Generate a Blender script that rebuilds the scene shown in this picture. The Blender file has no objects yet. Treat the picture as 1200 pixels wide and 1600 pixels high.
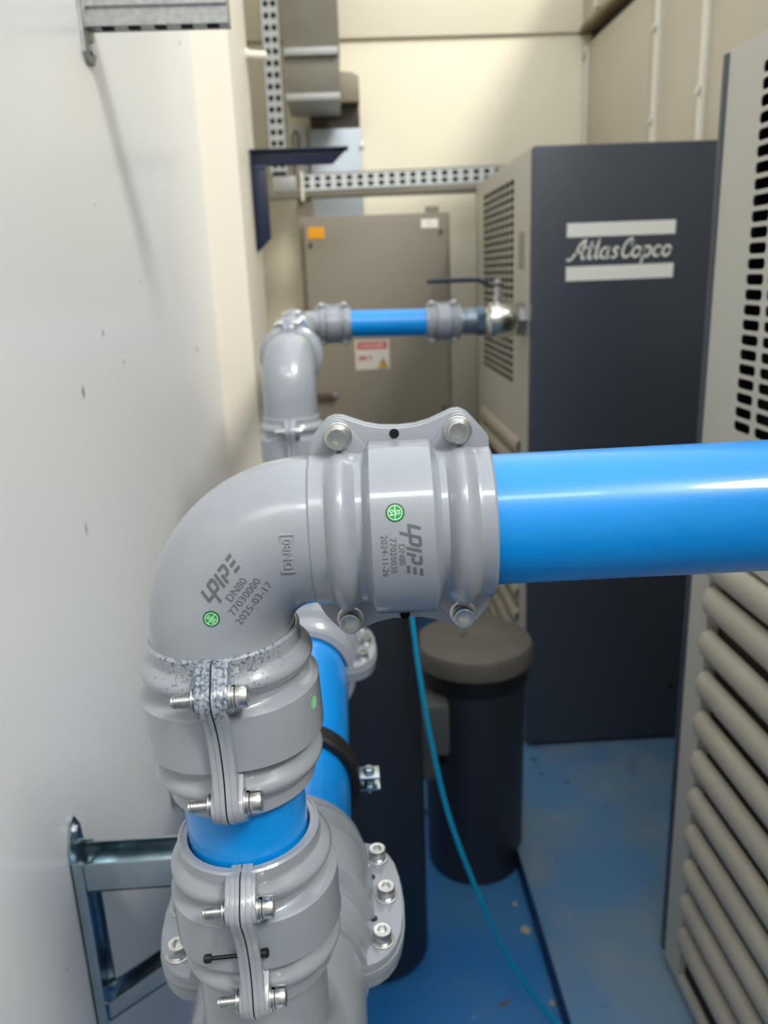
import bpy, bmesh, math, random
from mathutils import Vector, Matrix
PI = math.pi
C = bpy.context.scene.collection
S = bpy.context.scene
random.seed(7)

# ------------------------------------------------------------------ camera
F_PX = 1270.0
D = Vector(((533-600)/F_PX, (432-800)/F_PX, 1.0)).normalized()
vx = (770-600)/F_PX
vy = (1 + D.x/D.z*vx)/(-D.y/D.z)
V = Vector((vx, vy, 1.0)).normalized()
X = V.cross(D)
# rows of camera axes expressed in world axes (right, up, back)
right = Vector((X.x, D.x, -V.x)); up = -Vector((X.y, D.y, -V.y)); back = -Vector((X.z, D.z, -V.z))
cam = bpy.data.objects.new('camera', bpy.data.cameras.new('camera'))
C.objects.link(cam)
M = Matrix.Identity(4)
for i in range(3):
    M[i][0], M[i][1], M[i][2] = right[i], up[i], back[i]
M.translation = (0, 0, 1.40)
cam.matrix_world = M
cam.data.sensor_fit = 'AUTO'; cam.data.sensor_width = 36.0
cam.data.lens = F_PX/1600*36.0
cam.data.clip_start = 0.02
cam.data.dof.use_dof = True
cam.data.dof.focus_distance = 0.475
cam.data.dof.aperture_fstop = 8.5
S.camera = cam

# ------------------------------------------------------------------ world, sun, exposure
w = bpy.data.worlds.new('overcast'); S.world = w; w.use_nodes = True
wb = w.node_tree.nodes['Background']
wb.inputs[0].default_value = (0.90, 0.95, 1.0, 1); wb.inputs[1].default_value = 1.7
sun = bpy.data.objects.new('sun', bpy.data.lights.new('sun', 'SUN')); C.objects.link(sun)
sun.data.energy = 2.4; sun.data.angle = math.radians(14); sun.data.color = (1, 0.96, 0.88)
sun.rotation_euler = Vector((-0.42, 0.53, -0.74)).to_track_quat('-Z', 'Y').to_euler()
sky = bpy.data.objects.new('skylight', bpy.data.lights.new('skylight', 'AREA')); C.objects.link(sky)
sky.data.shape = 'RECTANGLE'; sky.data.size = 1.3; sky.data.size_y = 0.35; sky.data.energy = 16
sky.location = (0.1, -1.35, 3.6); sky.rotation_euler = (Vector((0.1, 0.9, 1.0))-Vector(sky.location)).to_track_quat('-Z', 'Y').to_euler()
S.view_settings.view_transform = 'Standard'
S.view_settings.look = 'None'; S.view_settings.gamma = 1; S.view_settings.use_curve_mapping = False
S.view_settings.exposure = 0.05

# ------------------------------------------------------------------ materials
def srgb(r, g, b):
    f = lambda c: c/12.92 if c <= 0.04045 else ((c+0.055)/1.055)**2.4
    return (f(r/255), f(g/255), f(b/255), 1)

def mat(name, col, rough=0.4, metal=0.0, var=0.0, vscale=6.0, bump=0.0, bscale=200.0, coat=0.0, col2=None, spots=None, stretch=None):
    m = bpy.data.materials.new(name); m.use_nodes = True
    nt = m.node_tree; b = nt.nodes['Principled BSDF']
    c = srgb(*col)
    b.inputs['Base Color'].default_value = c
    b.inputs['Roughness'].default_value = rough; b.inputs['Metallic'].default_value = metal
    if coat:
        b.inputs['Coat Weight'].default_value = coat; b.inputs['Coat Roughness'].default_value = 0.06
    tc = nt.nodes.new('ShaderNodeTexCoord')
    src = tc.outputs['Object']
    if stretch:
        mp = nt.nodes.new('ShaderNodeMapping'); mp.inputs['Scale'].default_value = stretch
        nt.links.new(src, mp.inputs[0]); src = mp.outputs[0]
    last = None
    if var > 0 or col2:
        n = nt.nodes.new('ShaderNodeTexNoise'); n.inputs['Scale'].default_value = vscale; n.inputs['Detail'].default_value = 6
        nt.links.new(src, n.inputs['Vector'])
        r = nt.nodes.new('ShaderNodeValToRGB')
        if col2:
            r.color_ramp.elements[0].position = 0.42; r.color_ramp.elements[1].position = 0.60
            r.color_ramp.elements[0].color = c; r.color_ramp.elements[1].color = srgb(*col2)
        else:
            r.color_ramp.elements[0].position = 0.3; r.color_ramp.elements[1].position = 0.7
            r.color_ramp.elements[0].color = tuple(x*(1-var) for x in c[:3])+(1,)
            r.color_ramp.elements[1].color = tuple(min(1, x*(1+var)) for x in c[:3])+(1,)
        nt.links.new(n.outputs['Fac'], r.inputs[0]); last = r.outputs[0]
        nt.links.new(last, b.inputs['Base Color'])
    for sp in (spots or []):
        scol, sscale, lo, hi = sp
        n = nt.nodes.new('ShaderNodeTexNoise'); n.inputs['Scale'].default_value = sscale; n.inputs['Detail'].default_value = 4
        nt.links.new(src, n.inputs['Vector'])
        r = nt.nodes.new('ShaderNodeValToRGB')
        r.color_ramp.elements[0].position = lo; r.color_ramp.elements[1].position = hi
        r.color_ramp.elements[0].color = (0, 0, 0, 1); r.color_ramp.elements[1].color = (1, 1, 1, 1)
        nt.links.new(n.outputs['Fac'], r.inputs[0])
        mx = nt.nodes.new('ShaderNodeMix'); mx.data_type = 'RGBA'
        nt.links.new(r.outputs[0], mx.inputs[0])
        if last: nt.links.new(last, mx.inputs[6])
        else: mx.inputs[6].default_value = c
        mx.inputs[7].default_value = srgb(*scol)
        last = mx.outputs[2]; nt.links.new(last, b.inputs['Base Color'])
    if bump > 0:
        n = nt.nodes.new('ShaderNodeTexNoise'); n.inputs['Scale'].default_value = bscale; n.inputs['Detail'].default_value = 3
        nt.links.new(src, n.inputs['Vector'])
        bp = nt.nodes.new('ShaderNodeBump'); bp.inputs['Strength'].default_value = bump; bp.inputs['Distance'].default_value = 0.001
        nt.links.new(n.outputs['Fac'], bp.inputs['Height']); nt.links.new(bp.outputs[0], b.inputs['Normal'])
    return m

CAST = mat('grey_cast_paint', (147, 153, 161), 0.30, 0.0, var=0.05, vscale=30, bump=0.10, bscale=260, coat=0.7)
STAIN = mat('grey_cast_paint_stained', (147, 153, 161), 0.32, 0.0, var=0.05, vscale=30, bump=0.10, bscale=260, coat=0.7)
# the stain on the upper collar: bluish wear at the top end of this fitting
nt = STAIN.node_tree; bb = nt.nodes['Principled BSDF']
old = bb.inputs['Base Color'].links[0].from_socket
tcn = nt.nodes.new('ShaderNodeTexCoord'); sx = nt.nodes.new('ShaderNodeSeparateXYZ'); nt.links.new(tcn.outputs['Object'], sx.inputs[0])
nz = nt.nodes.new('ShaderNodeTexNoise'); nz.inputs['Scale'].default_value = 520; nz.inputs['Detail'].default_value = 5; nt.links.new(tcn.outputs['Object'], nz.inputs['Vector'])
ma = nt.nodes.new('ShaderNodeMath'); ma.operation = 'MULTIPLY_ADD'; nt.links.new(sx.outputs['X'], ma.inputs[0]); ma.inputs[1].default_value = 7.0
az = nt.nodes.new('ShaderNodeMath'); az.operation = 'ABSOLUTE'; nt.links.new(sx.outputs['Z'], az.inputs[0])
mz = nt.nodes.new('ShaderNodeMath'); mz.operation = 'MULTIPLY_ADD'; mz.inputs[1].default_value = 5.5; nt.links.new(az.outputs[0], mz.inputs[0]); nt.links.new(nz.outputs['Fac'], mz.inputs[2])
nt.links.new(mz.outputs[0], ma.inputs[2])
rp = nt.nodes.new('ShaderNodeValToRGB'); rp.color_ramp.elements[0].position = 0.84; rp.color_ramp.elements[1].position = 0.97
rp.color_ramp.elements[0].color = (0, 0, 0, 1); rp.color_ramp.elements[1].color = (1, 1, 1, 1); mh = nt.nodes.new('ShaderNodeMath'); mh.operation = 'MULTIPLY'; mh.inputs[1].default_value = 0.8; nt.links.new(ma.outputs[0], mh.inputs[0])
nt.links.new(mh.outputs[0], rp.inputs[0])
mx = nt.nodes.new('ShaderNodeMix'); mx.data_type = 'RGBA'; nt.links.new(rp.outputs[0], mx.inputs[0]); nt.links.new(old, mx.inputs[6]); mx.inputs[7].default_value = srgb(64, 84, 102)
nt.links.new(mx.outputs[2], bb.inputs['Base Color'])

BLUE = mat('blue_pipe_coating', (0, 144, 230), 0.30, 0.0, var=0.03, vscale=12, bump=0.03, bscale=400, coat=0.4)
STEEL = mat('bolt_steel', (208, 208, 206), 0.28, 1.0, var=0.08, vscale=400)
ZINC = mat('zinc_plated_steel', (176, 190, 196), 0.22, 1.0, var=0.10, vscale=40, bump=0.05, bscale=300)
GALV = mat('galvanised_steel', (168, 170, 168), 0.5, 0.65, var=0.16, vscale=120, bump=0.25, bscale=300)
GALVD = mat('galvanised_duct', (118, 114, 103), 0.5, 0.3, var=0.08, vscale=12)
GALVB = mat('galvanised_bright_sheet', (186, 196, 204), 0.42, 0.5, var=0.08, vscale=8)
BLACKS = mat('black_oxide_steel', (22, 23, 25), 0.4, 0.3)
RUBBER = mat('black_rubber', (20, 20, 20), 0.5)
WALLW = mat('white_wall_panel', (236, 236, 234), 0.28, var=0.02, vscale=1.5, bump=0.02, bscale=8, spots=[((120, 118, 112), 26.0, 0.745, 0.76)])
CREAM = mat('cream_wall', (236, 228, 205), 0.55, var=0.03, vscale=1.2, bump=0.03, bscale=12)
CREAMW = mat('pilaster_cream', (230, 223, 207), 0.5, var=0.02, vscale=2)
FLOOR = mat('blue_floor_paint', (32, 116, 186), 0.42, var=0.0, vscale=3.2, col2=(66, 126, 176), bump=0.05, bscale=60,
            spots=[((22, 46, 78), 9.0, 0.66, 0.72), ((96, 92, 70), 14.0, 0.70, 0.75), ((150, 170, 185), 34.0, 0.735, 0.75)])
SLAB = mat('worn_blue_slab_paint', (88, 132, 172), 0.40, vscale=3.0, col2=(120, 142, 158), bump=0.05, bscale=60,
           spots=[((38, 86, 140), 3.4, 0.60, 0.70), ((38, 60, 84), 13.0, 0.70, 0.74), ((100, 90, 60), 19.0, 0.73, 0.76), ((190, 198, 205), 40.0, 0.745, 0.755)])
SLABE = mat('plinth_edge_shadow_blue', (14, 52, 96), 0.5, var=0.2, vscale=9)  # shadow on the plinth's side face put into a darker blue
BEIGE = mat('machine_beige_paint', (196, 192, 180), 0.45, var=0.03, vscale=3)
SLATM = mat('machine_slat_paint', (184, 176, 160), 0.5, var=0.07, vscale=9)
SLATE = mat('machine_slate_paint', (64, 70, 80), 0.36, var=0.03, vscale=4, spots=[((110, 116, 124), 60.0, 0.76, 0.77)])
DARKIN = mat('dark_interior', (20, 18, 15), 0.8)
BROWNIN = mat('brown_interior', (62, 52, 42), 0.8, var=0.2, vscale=10)  # dark brown with random variation, for the sheet behind the slats
EBOX = mat('taupe_cabinet_paint', (136, 129, 115), 0.45, var=0.02, vscale=3)
TANK = mat('dark_tank_plastic', (44, 47, 54), 0.48, var=0.06, vscale=6)
LIDM = mat('dusty_grey_lid', (104, 98, 88), 0.55, var=0.10, vscale=14)
LIDB = mat('grey_connector', (96, 97, 92), 0.5, var=0.05)
HOSE = mat('cyan_hose', (0, 158, 202), 0.35)
NAVY = mat('navy_paint', (20, 30, 58), 0.4, var=0.1, vscale=30)
INK = mat('laser_marking', (94, 99, 106), 0.5)
WHITEP = mat('white_print', (250, 248, 236), 0.5)
STKG = mat('green_sticker', (20, 150, 70), 0.4)
STKD = mat('dark_green_print', (8, 96, 44), 0.4)
STKW = mat('pale_green_print', (210, 246, 214), 0.4)
STKL = mat('pale_green_sticker', (110, 215, 140), 0.4)
ORANGE = mat('orange_label', (236, 164, 16), 0.5)
RED = mat('red_print', (176, 40, 34), 0.5)
YEL = mat('yellow_print', (240, 190, 20), 0.5)
PANELW = mat('metal_wall_panel', (182, 174, 156), 0.5, 0.0, var=0.05, vscale=2.2, bump=0.03, bscale=30)
BATTEN = mat('pale_batten', (214, 210, 198), 0.4, var=0.03)
DEBRIS = mat('pale_debris', (176, 172, 160), 0.8, var=0.3, vscale=80)

# ------------------------------------------------------------------ helpers
WO = {}
class MB:
    def __init__(s): s.v = []; s.f = []
    def add(s, vs, fs):
        o = len(s.v); s.v += [tuple(v) for v in vs]; s.f += [tuple(i+o for i in f) for f in fs]; return s
    def box(s, a, b, bev=0.0, Mx=None):
        bm = bmesh.new()
        bmesh.ops.create_cube(bm, size=1.0)
        for v in bm.verts:
            v.co = Vector([(a[i]+b[i])/2 + v.co[i]*(b[i]-a[i]) for i in range(3)])
        if bev > 0:
            bmesh.ops.bevel(bm, geom=bm.edges[:], offset=bev, segments=2, affect='EDGES', profile=0.6)
        bm.verts.index_update()
        vs = [(Mx @ v.co if Mx else v.co.copy()) for v in bm.verts]
        fs = [[v.index for v in f.verts] for f in bm.faces]
        bm.free(); return s.add(vs, fs)
    def lathe(s, prof, o, ax, n=32, ref=None, p0=0.0, p1=2*PI, rmod=None):
        """prof: (along, radius); axis ax from origin o; partial sweep when p1-p0 < 2pi"""
        ax = Vector(ax).normalized(); o = Vector(o)
        ref = Vector(ref) if ref else (Vector((0, 0, 1)) if abs(ax.z) < 0.9 else Vector((1, 0, 0)))
        e1 = (ref - ax*ref.dot(ax)).normalized(); e2 = ax.cross(e1)
        closed = abs(p1-p0-2*PI) < 1e-6
        m = n if closed else n+1
        vs = []
        for k in range(m):
            a = p0+(p1-p0)*k/n
            for (t, r) in prof:
                rr = rmod(t, r, a) if rmod else r
                vs.append(o+ax*t+(e1*math.cos(a)+e2*math.sin(a))*rr)
        L = len(prof); fs = []
        for k in range(n):
            k2 = (k+1) % m
            for i in range(L-1):
                fs.append((k*L+i, k2*L+i, k2*L+i+1, k*L+i+1))
        return s.add(vs, fs)
    def cyl(s, o, ax, r, h, n=24, bev=0.0):
        b = bev
        return s.lathe([(0, 0), (0, r-b), (b, r), (h-b, r), (h, r-b), (h, 0)] if b else [(0, 0), (0, r), (h, r), (h, 0)], o, ax, n)
    def tube(s, pts, r, n=12, cap=True):
        pts = [Vector(p) for p in pts]; rings = []
        t0 = (pts[1]-pts[0]).normalized()
        nrm = t0.orthogonal().normalized()
        for i, p in enumerate(pts):
            t = (pts[min(i+1, len(pts)-1)]-pts[max(i-1, 0)]).normalized()
            nrm = (nrm-t*nrm.dot(t)).normalized(); bn = t.cross(nrm)
            rr = r[i] if isinstance(r, (list, tuple)) else r
            rings.append([p+(nrm*math.cos(2*PI*k/n)+bn*math.sin(2*PI*k/n))*rr for k in range(n)])
        vs = [v for q in rings for v in q]; fs = []
        for i in range(len(pts)-1):
            for k in range(n):
                fs.append((i*n+k, i*n+(k+1) % n, (i+1)*n+(k+1) % n, (i+1)*n+k))
        if cap:
            fs.append(tuple(range(n))[::-1]); fs.append(tuple((len(pts)-1)*n+k for k in range(n)))
        return s.add(vs, fs)
    def plate(s, outline, fn, h0, h1, bev=0.0008):
        """outline: 2D points (ccw); fn(u,v,h)->point; extruded h0..h1, rounded on the h1 rim"""
        n = len(outline); P = [Vector(p) for p in outline]
        ins = []
        for i in range(n):
            a, b, c = P[i-1], P[i], P[(i+1) % n]
            d1 = (b-a).normalized(); d2 = (c-b).normalized()
            n1 = Vector((-d1.y, d1.x)); n2 = Vector((-d2.y, d2.x))
            m = (n1+n2); m = m.normalized() if m.length > 1e-6 else n1
            ins.append(b+m*bev/max(0.5, m.dot(n1)))
        sg = 1 if h1 > h0 else -1
        loops = [(P, h0), (P, h1-sg*bev), ([p*0.7+q*0.3 for p, q in zip(P, ins)], h1-sg*bev*0.3), (ins, h1)]
        vs = []; fs = []
        for L, h in loops: vs += [fn(p.x, p.y, h) for p in L]
        for l in range(3):
            for i in range(n):
                j = (i+1) % n
                fs.append((l*n+i, l*n+j, (l+1)*n+j, (l+1)*n+i))
        fs.append(tuple(range(n))[::-1]); fs.append(tuple(3*n+i for i in range(n)))
        return s.add(vs, fs)
    def mesh(s, name, m, angle=35, off=None, weld=True):
        me = bpy.data.meshes.new(name)
        off = off or Vector((0, 0, 0))
        me.from_pydata([tuple(Vector(v)-off) for v in s.v], [], s.f)
        me.materials.append(m)
        if angle == 0: return me
        bm = bmesh.new(); bm.from_mesh(me)
        bmesh.ops.remove_doubles(bm, verts=bm.verts, dist=1e-6)
        bmesh.ops.recalc_face_normals(bm, faces=bm.faces)
        bm.to_mesh(me); bm.free()
        me.polygons.foreach_set('use_smooth', [True]*len(me.polygons))
        me.set_sharp_from_angle(angle=math.radians(angle))
        return me
    def build(s, name, m, parent=None, local=False, angle=35, at=None):
        """world coordinates in; parented objects keep them unless local"""
        off = Vector((0, 0, 0))
        if parent is not None and not local: off = WO[parent.name]
        if parent is None and at is not None: off = Vector(at)
        o = bpy.data.objects.new(name, s.mesh(name, m, angle, off)); C.objects.link(o)
        if parent is not None: o.parent = parent; WO[o.name] = off
        else: o.location = off; WO[o.name] = off
        return o

def obj_from_mesh(name, me, parent=None, loc=None, rot=None):
    o = bpy.data.objects.new(name, me); C.objects.link(o)
    if parent is not None: o.parent = parent
    if loc is not None: o.location = loc
    if rot is not None: o.rotation_euler = rot
    return o

def thing(name, label, cat, loc=(0, 0, 0), group=None, basis=None):
    o = bpy.data.objects.new(name, None); C.objects.link(o)
    o.empty_display_size = 0.05
    if basis:
        Mx = Matrix.Identity(4)
        for i in range(3):
            for j in range(3): Mx[i][j] = basis[j][i]
        Mx.translation = loc; o.matrix_world = Mx
    else: o.location = loc
    WO[o.name] = Vector(loc)
    return tag(o, label, cat, group)
def tag(o, label, cat, group=None):
    o['label'] = label; o['category'] = cat
    if group: o['group'] = group
    return o
def struct(o): o['kind'] = 'structure'; return o

# flat print: text and strokes turned into 2D triangles
def text2d(txt, size=1.0, shear=0.0, offset=0.0, align='LEFT', spacing=1.0):
    cu = bpy.data.curves.new('text', 'FONT'); cu.body = txt; cu.size = size; cu.shear = shear; cu.offset = offset
    cu.align_x = align; cu.space_character = spacing; cu.resolution_u = 3
    o = bpy.data.objects.new('text', cu); C.objects.link(o)
    bpy.context.view_layer.update()
    me = bpy.data.meshes.new_from_object(o.evaluated_get(bpy.context.evaluated_depsgraph_get()))
    vs = [(v.co.x, v.co.y) for v in me.vertices]; fs = [tuple(p.vertices) for p in me.polygons]
    bpy.data.objects.remove(o); bpy.data.curves.remove(cu); bpy.data.meshes.remove(me)
    return vs, fs
def strokes2d(lines, wdt, shear=0.0, round_=True):
    vs = []; fs = []
    for L in lines:
        P = [Vector(p) for p in L]
        n = len(P); lv = []
        for i, p in enumerate(P):
            d1 = (P[i]-P[i-1]).normalized() if i > 0 else (P[1]-P[0]).normalized()
            d2 = (P[i+1]-P[i]).normalized() if i < n-1 else d1
            t = d1+d2; t = t.normalized() if t.length > 1e-6 else d1
            nn = Vector((-t.y, t.x)); k = wdt/2/max(0.55, nn.dot(Vector((-d1.y, d1.x))))
            lv += [p+nn*k, p-nn*k]
        o = len(vs); vs += lv
        for i in range(n-1): fs.append((o+2*i, o+2*i+1, o+2*i+3, o+2*i+2))
        if round_:
            for p in (P[0], P[-1]):
                o = len(vs); vs += [p+Vector((math.cos(2*PI*k/10), math.sin(2*PI*k/10)))*wdt/2 for k in range(10)]
                fs.append(tuple(range(o, o+10)))
    return [(v[0]+shear*v[1], v[1]) for v in vs], fs
def xf2d(g, sx=1, sy=1, dx=0, dy=0):
    return [(x*sx+dx, y*sy+dy) for x, y in g[0]], g[1]
def print_mesh(name, geos, fn, m, parent, maxe=None, local=True):
    bm = bmesh.new()
    for vs, fs in geos:
        bv = [bm.verts.new((x, y, 0)) for x, y in vs]
        for f in fs:
            try: bm.faces.new([bv[i] for i in f])
            except ValueError: pass
    bmesh.ops.triangulate(bm, faces=bm.faces)
    if maxe:
        for _ in range(4):
            es = [e for e in bm.edges if e.calc_length() > maxe]
            if not es: break
            bmesh.ops.subdivide_edges(bm, edges=es, cuts=1)
            bmesh.ops.triangulate(bm, faces=[f for f in bm.faces if len(f.verts) > 3])
    off = Vector((0, 0, 0)) if local else WO[parent.name]
    for v in bm.verts: v.co = Vector(fn(v.co.x, v.co.y))-off
    me = bpy.data.meshes.new(name); bm.to_mesh(me); bm.free(); me.materials.append(m)
    o = bpy.data.objects.new(name, me); C.objects.link(o); o.parent = parent; WO[o.name] = off
    return o
def disc2d(r, n=28, cx=0, cy=0): return [(cx+r*math.cos(2*PI*k/n), cy+r*math.sin(2*PI*k/n)) for k in range(n)], [tuple(range(n))]
def ring2d(r0, r1, n=28):
    vs = [(r*math.cos(2*PI*k/n), r*math.sin(2*PI*k/n)) for r in (r0, r1) for k in range(n)]
    return vs, [(k, (k+1) % n, n+(k+1) % n, n+k) for k in range(n)]
LOGO = strokes2d([[(0, 1), (0, .25), (.55, .25)], [(.62, 1.0), (.62, -.4)], [(.62, .93), (1.08, .93), (1.16, .82), (1.16, .42), (1.08, .3), (.62, .3)],
                  [(1.5, 1), (1.5, 0)], [(1.88, 0), (1.88, .62)], [(1.82, .93), (2.3, .93), (2.4, .82), (2.4, .52), (2.3, .4), (2.05, .4)],
                  [(2.72, .93), (3.25, .93)], [(2.72, .5), (3.25, .5)], [(2.72, .08), (3.25, .08)]], 0.22, 0.28, False)

# ------------------------------------------------------------------ setting
FZ = -0.112          # floor height
PZ = -0.047          # top of the machine plinth
struct(MB().box((-0.36, -3.0, FZ-0.1), (2.4, 3.9, FZ)).build('floor', FLOOR))
pl = struct(MB().box((0.384, -3.0, FZ-0.02), (1.09, 3.78, PZ), 0.004).build('trim_1', SLAB))
struct(pl); pl['label'] = 'worn grey-blue raised machine plinth on the floor'
MB().box((0.3835, -3.0, FZ), (0.3845, 3.0, PZ-0.004)).build('plinth_edge_shadow', SLABE, pl)  # thin strip painting the side face as shaded
wl = struct(MB().box((-0.48, -3.0, FZ-0.1), (-0.345, 2.32, 3.3)).build('wall_left', WALLW))
MB().box((-0.48, 2.30, FZ-0.1), (-0.252, 2.78, 3.3), 0.006).build('pilaster', CREAMW, wl)
MB().box((-0.48, 2.77, FZ-0.1), (-0.36, 3.80, 3.3)).build('rear_wall_section', CREAM, wl)
wk = struct(MB().box((-0.48, 3.78, FZ-0.1), (1.2, 3.92, 2.335), 0.004).build('wall_back', CREAM))
MB().box((-0.48, 3.765, 2.34), (1.2, 3.92, 3.3), 0.01).build('upper_wall_panel', CREAM, wk)
SC = mat('wall_scuff', (96, 92, 88), 0.7)
for (y, z, a, b) in ((1.085, 1.268, 0.004, 0.010), (1.21, 1.335, 0.003, 0.006), (1.30, 1.285, 0.003, 0.005), (1.95, 1.25, 0.006, 0.009), (2.12, 1.93, 0.006, 0.007), (1.02, 1.10, 0.002, 0.012)):
    MB().add([(-0.3447, y-a, z), (-0.3447, y, z-b), (-0.3447, y+a, z-b*0.3), (-0.3447, y+a*0.4, z+b)], [(0, 1, 2, 3)]).build('scuff_mark', SC, wl)
# right wall: sheet panels, battens over their joints, an open joint and an upper row
struct(MB().box((-0.48, -2.2, FZ-0.1), (1.25, -2.05, 3.9)).build('added_wall_front', WALLW))  # unseen wall added behind the camera to break up reflections on the castings
wr = struct(MB().box((1.10, -3.0, FZ-0.1), (1.25, 3.9, 2.75)).build('wall_right', DARKIN))
edges = [3.775, 3.02, 2.88, 2.55, 1.9, 1.2, 0.4, -0.6, -1.6, -2.6]
for a, b in zip(edges[:-1], edges[1:]):
    MB().box((1.08, b+0.002, FZ), (1.10, a-0.002, 2.295), 0.002).build('sheet_panel', PANELW, wr)
    MB().box((1.055, b+0.002, 2.355), (1.10, a-0.002, 2.74), 0.002).build('sheet_panel', PANELW, wr)
MB().box((1.045, -2.6, 2.335), (1.10, 3.775, 2.358), 0.002).build('ledge_strip', mat('rusty_ledge', (120, 104, 74), 0.6, var=0.3, vscale=9), wr)
for i, y in enumerate((3.755, 2.94, 2.56, 1.9, 1.2)):
    bt = MB().box((1.066, y-0.016, FZ), (1.082, y+0.016, 2.285 if i == 0 else 2.30), 0.004).build('batten', BATTEN, wr)
    for z in (2.25, 2.12, 1.96, 1.84, 1.5, 1.1):
        if i in (1, 2) and z in (2.12, 1.84) or i == 0 and z == 2.25 or z < 1.6:
            MB().cyl((1.066, y, z+0.02*i), (-1, 0, 0), 0.013, 0.010, 10, 0.002).build('batten_bolt', STEEL, bt)
    MB().box((1.040, y-0.014-0.2, 2.37), (1.056, y+0.014-0.2, 2.74), 0.003).build('batten', BATTEN, wr)

# ------------------------------------------------------------------ bolts (shared meshes)
def bolt_meshes(k):
    def head(seg=24):
        m = MB(); r, h, hx = 6.4*k, 7.6*k, 3.3*k
        knurl = []
        m.lathe([(1.0*k, r*0.97), (1.5*k, r), (h-0.9*k, r), (h-0.2*k, r-0.35*k), (h, r-0.9*k)], (0, 0, 0), (0, 0, 1), 36,
                rmod=lambda t, rr, a: rr)
        # top ring to hex socket
        top = []; hexo = []; hexi = []
        for q in range(24):
            a = 2*PI*q/24
            top.append((math.cos(a)*(r-0.9*k), math.sin(a)*(r-0.9*k), h))
            fa = (a+PI/6) % (PI/3)-PI/6
            hr = hx*math.cos(PI/6)*1.12/math.cos(fa)
            hexo.append((math.cos(a)*hr, math.sin(a)*hr, h-0.15*k)); hexi.append((math.cos(a)*hr*0.98, math.sin(a)*hr*0.98, h-4.2*k))
        vs = top+hexo+hexi; fs = []
        for l in range(2):
            for q in range(24): fs.append((l*24+q, l*24+(q+1) % 24, (l+1)*24+(q+1) % 24, (l+1)*24+q))
        fs.append(tuple(48+q for q in range(24)))
        m.add(vs, fs)
        return m
    w = MB()
    w.lathe([(0, 4*k), (0, 8.0*k), (1.1*k, 8.0*k), (1.3*k, 7.7*k), (1.3*k, 4*k)], (0, 0, 0), (0, 0, 1), 28)
    sp = MB()
    sp.lathe([(1.3*k, 4*k), (1.3*k, 6.7*k), (1.6*k, 6.9*k), (2.7*k, 6.9*k), (3.0*k, 6.6*k), (3.0*k, 4*k)], (0, 0, 0), (0, 0, 1), 28, p0=0.12, p1=2*PI-0.12)
    st = MB()
    prof = [(0, 4.9*k), (1.2*k, 4.9*k), (1.3*k, 6.6*k), (2.2*k, 6.6*k), (2.3*k, 3.9*k)]
    n = 9
    for i in range(n): prof += [((2.6+i*1.2)*k, 3.9*k), ((3.2+i*1.2)*k, 3.3*k)]
    prof += [((2.6+n*1.2)*k, 3.5*k), ((2.9+n*1.2)*k, 3.0*k), ((2.9+n*1.2)*k, 0)]
    st.lathe(prof, (0, 0, 0), (0, 0, -1), 20)
    h = head()
    h.v = [(x, y, z+2.2*k) for x, y, z in h.v]
    return h.mesh('bolt', STEEL), w.mesh('washer', STEEL), sp.mesh('spring_washer', STEEL), st.mesh('threaded_end', STEEL)
BM = bolt_meshes(0.001)
def add_bolt(parent, loc, ndir, depth, k=1.0, thread=True):
    """head looks along ndir (local), seat at loc; threaded end leaves the far flange"""
    nd = Vector(ndir)
    q = nd.to_track_quat('Z', 'Y')
    b = obj_from_mesh('bolt', BM[0], parent, loc); b.rotation_mode = 'QUATERNION'; b.rotation_quaternion = q; b.scale = (k,)*3
    obj_from_mesh('washer', BM[1], b); obj_from_mesh('spring_washer', BM[2], b)
    if thread: obj_from_mesh('threaded_end', BM[3], b, (0, 0, -depth/k))
    return b

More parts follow.
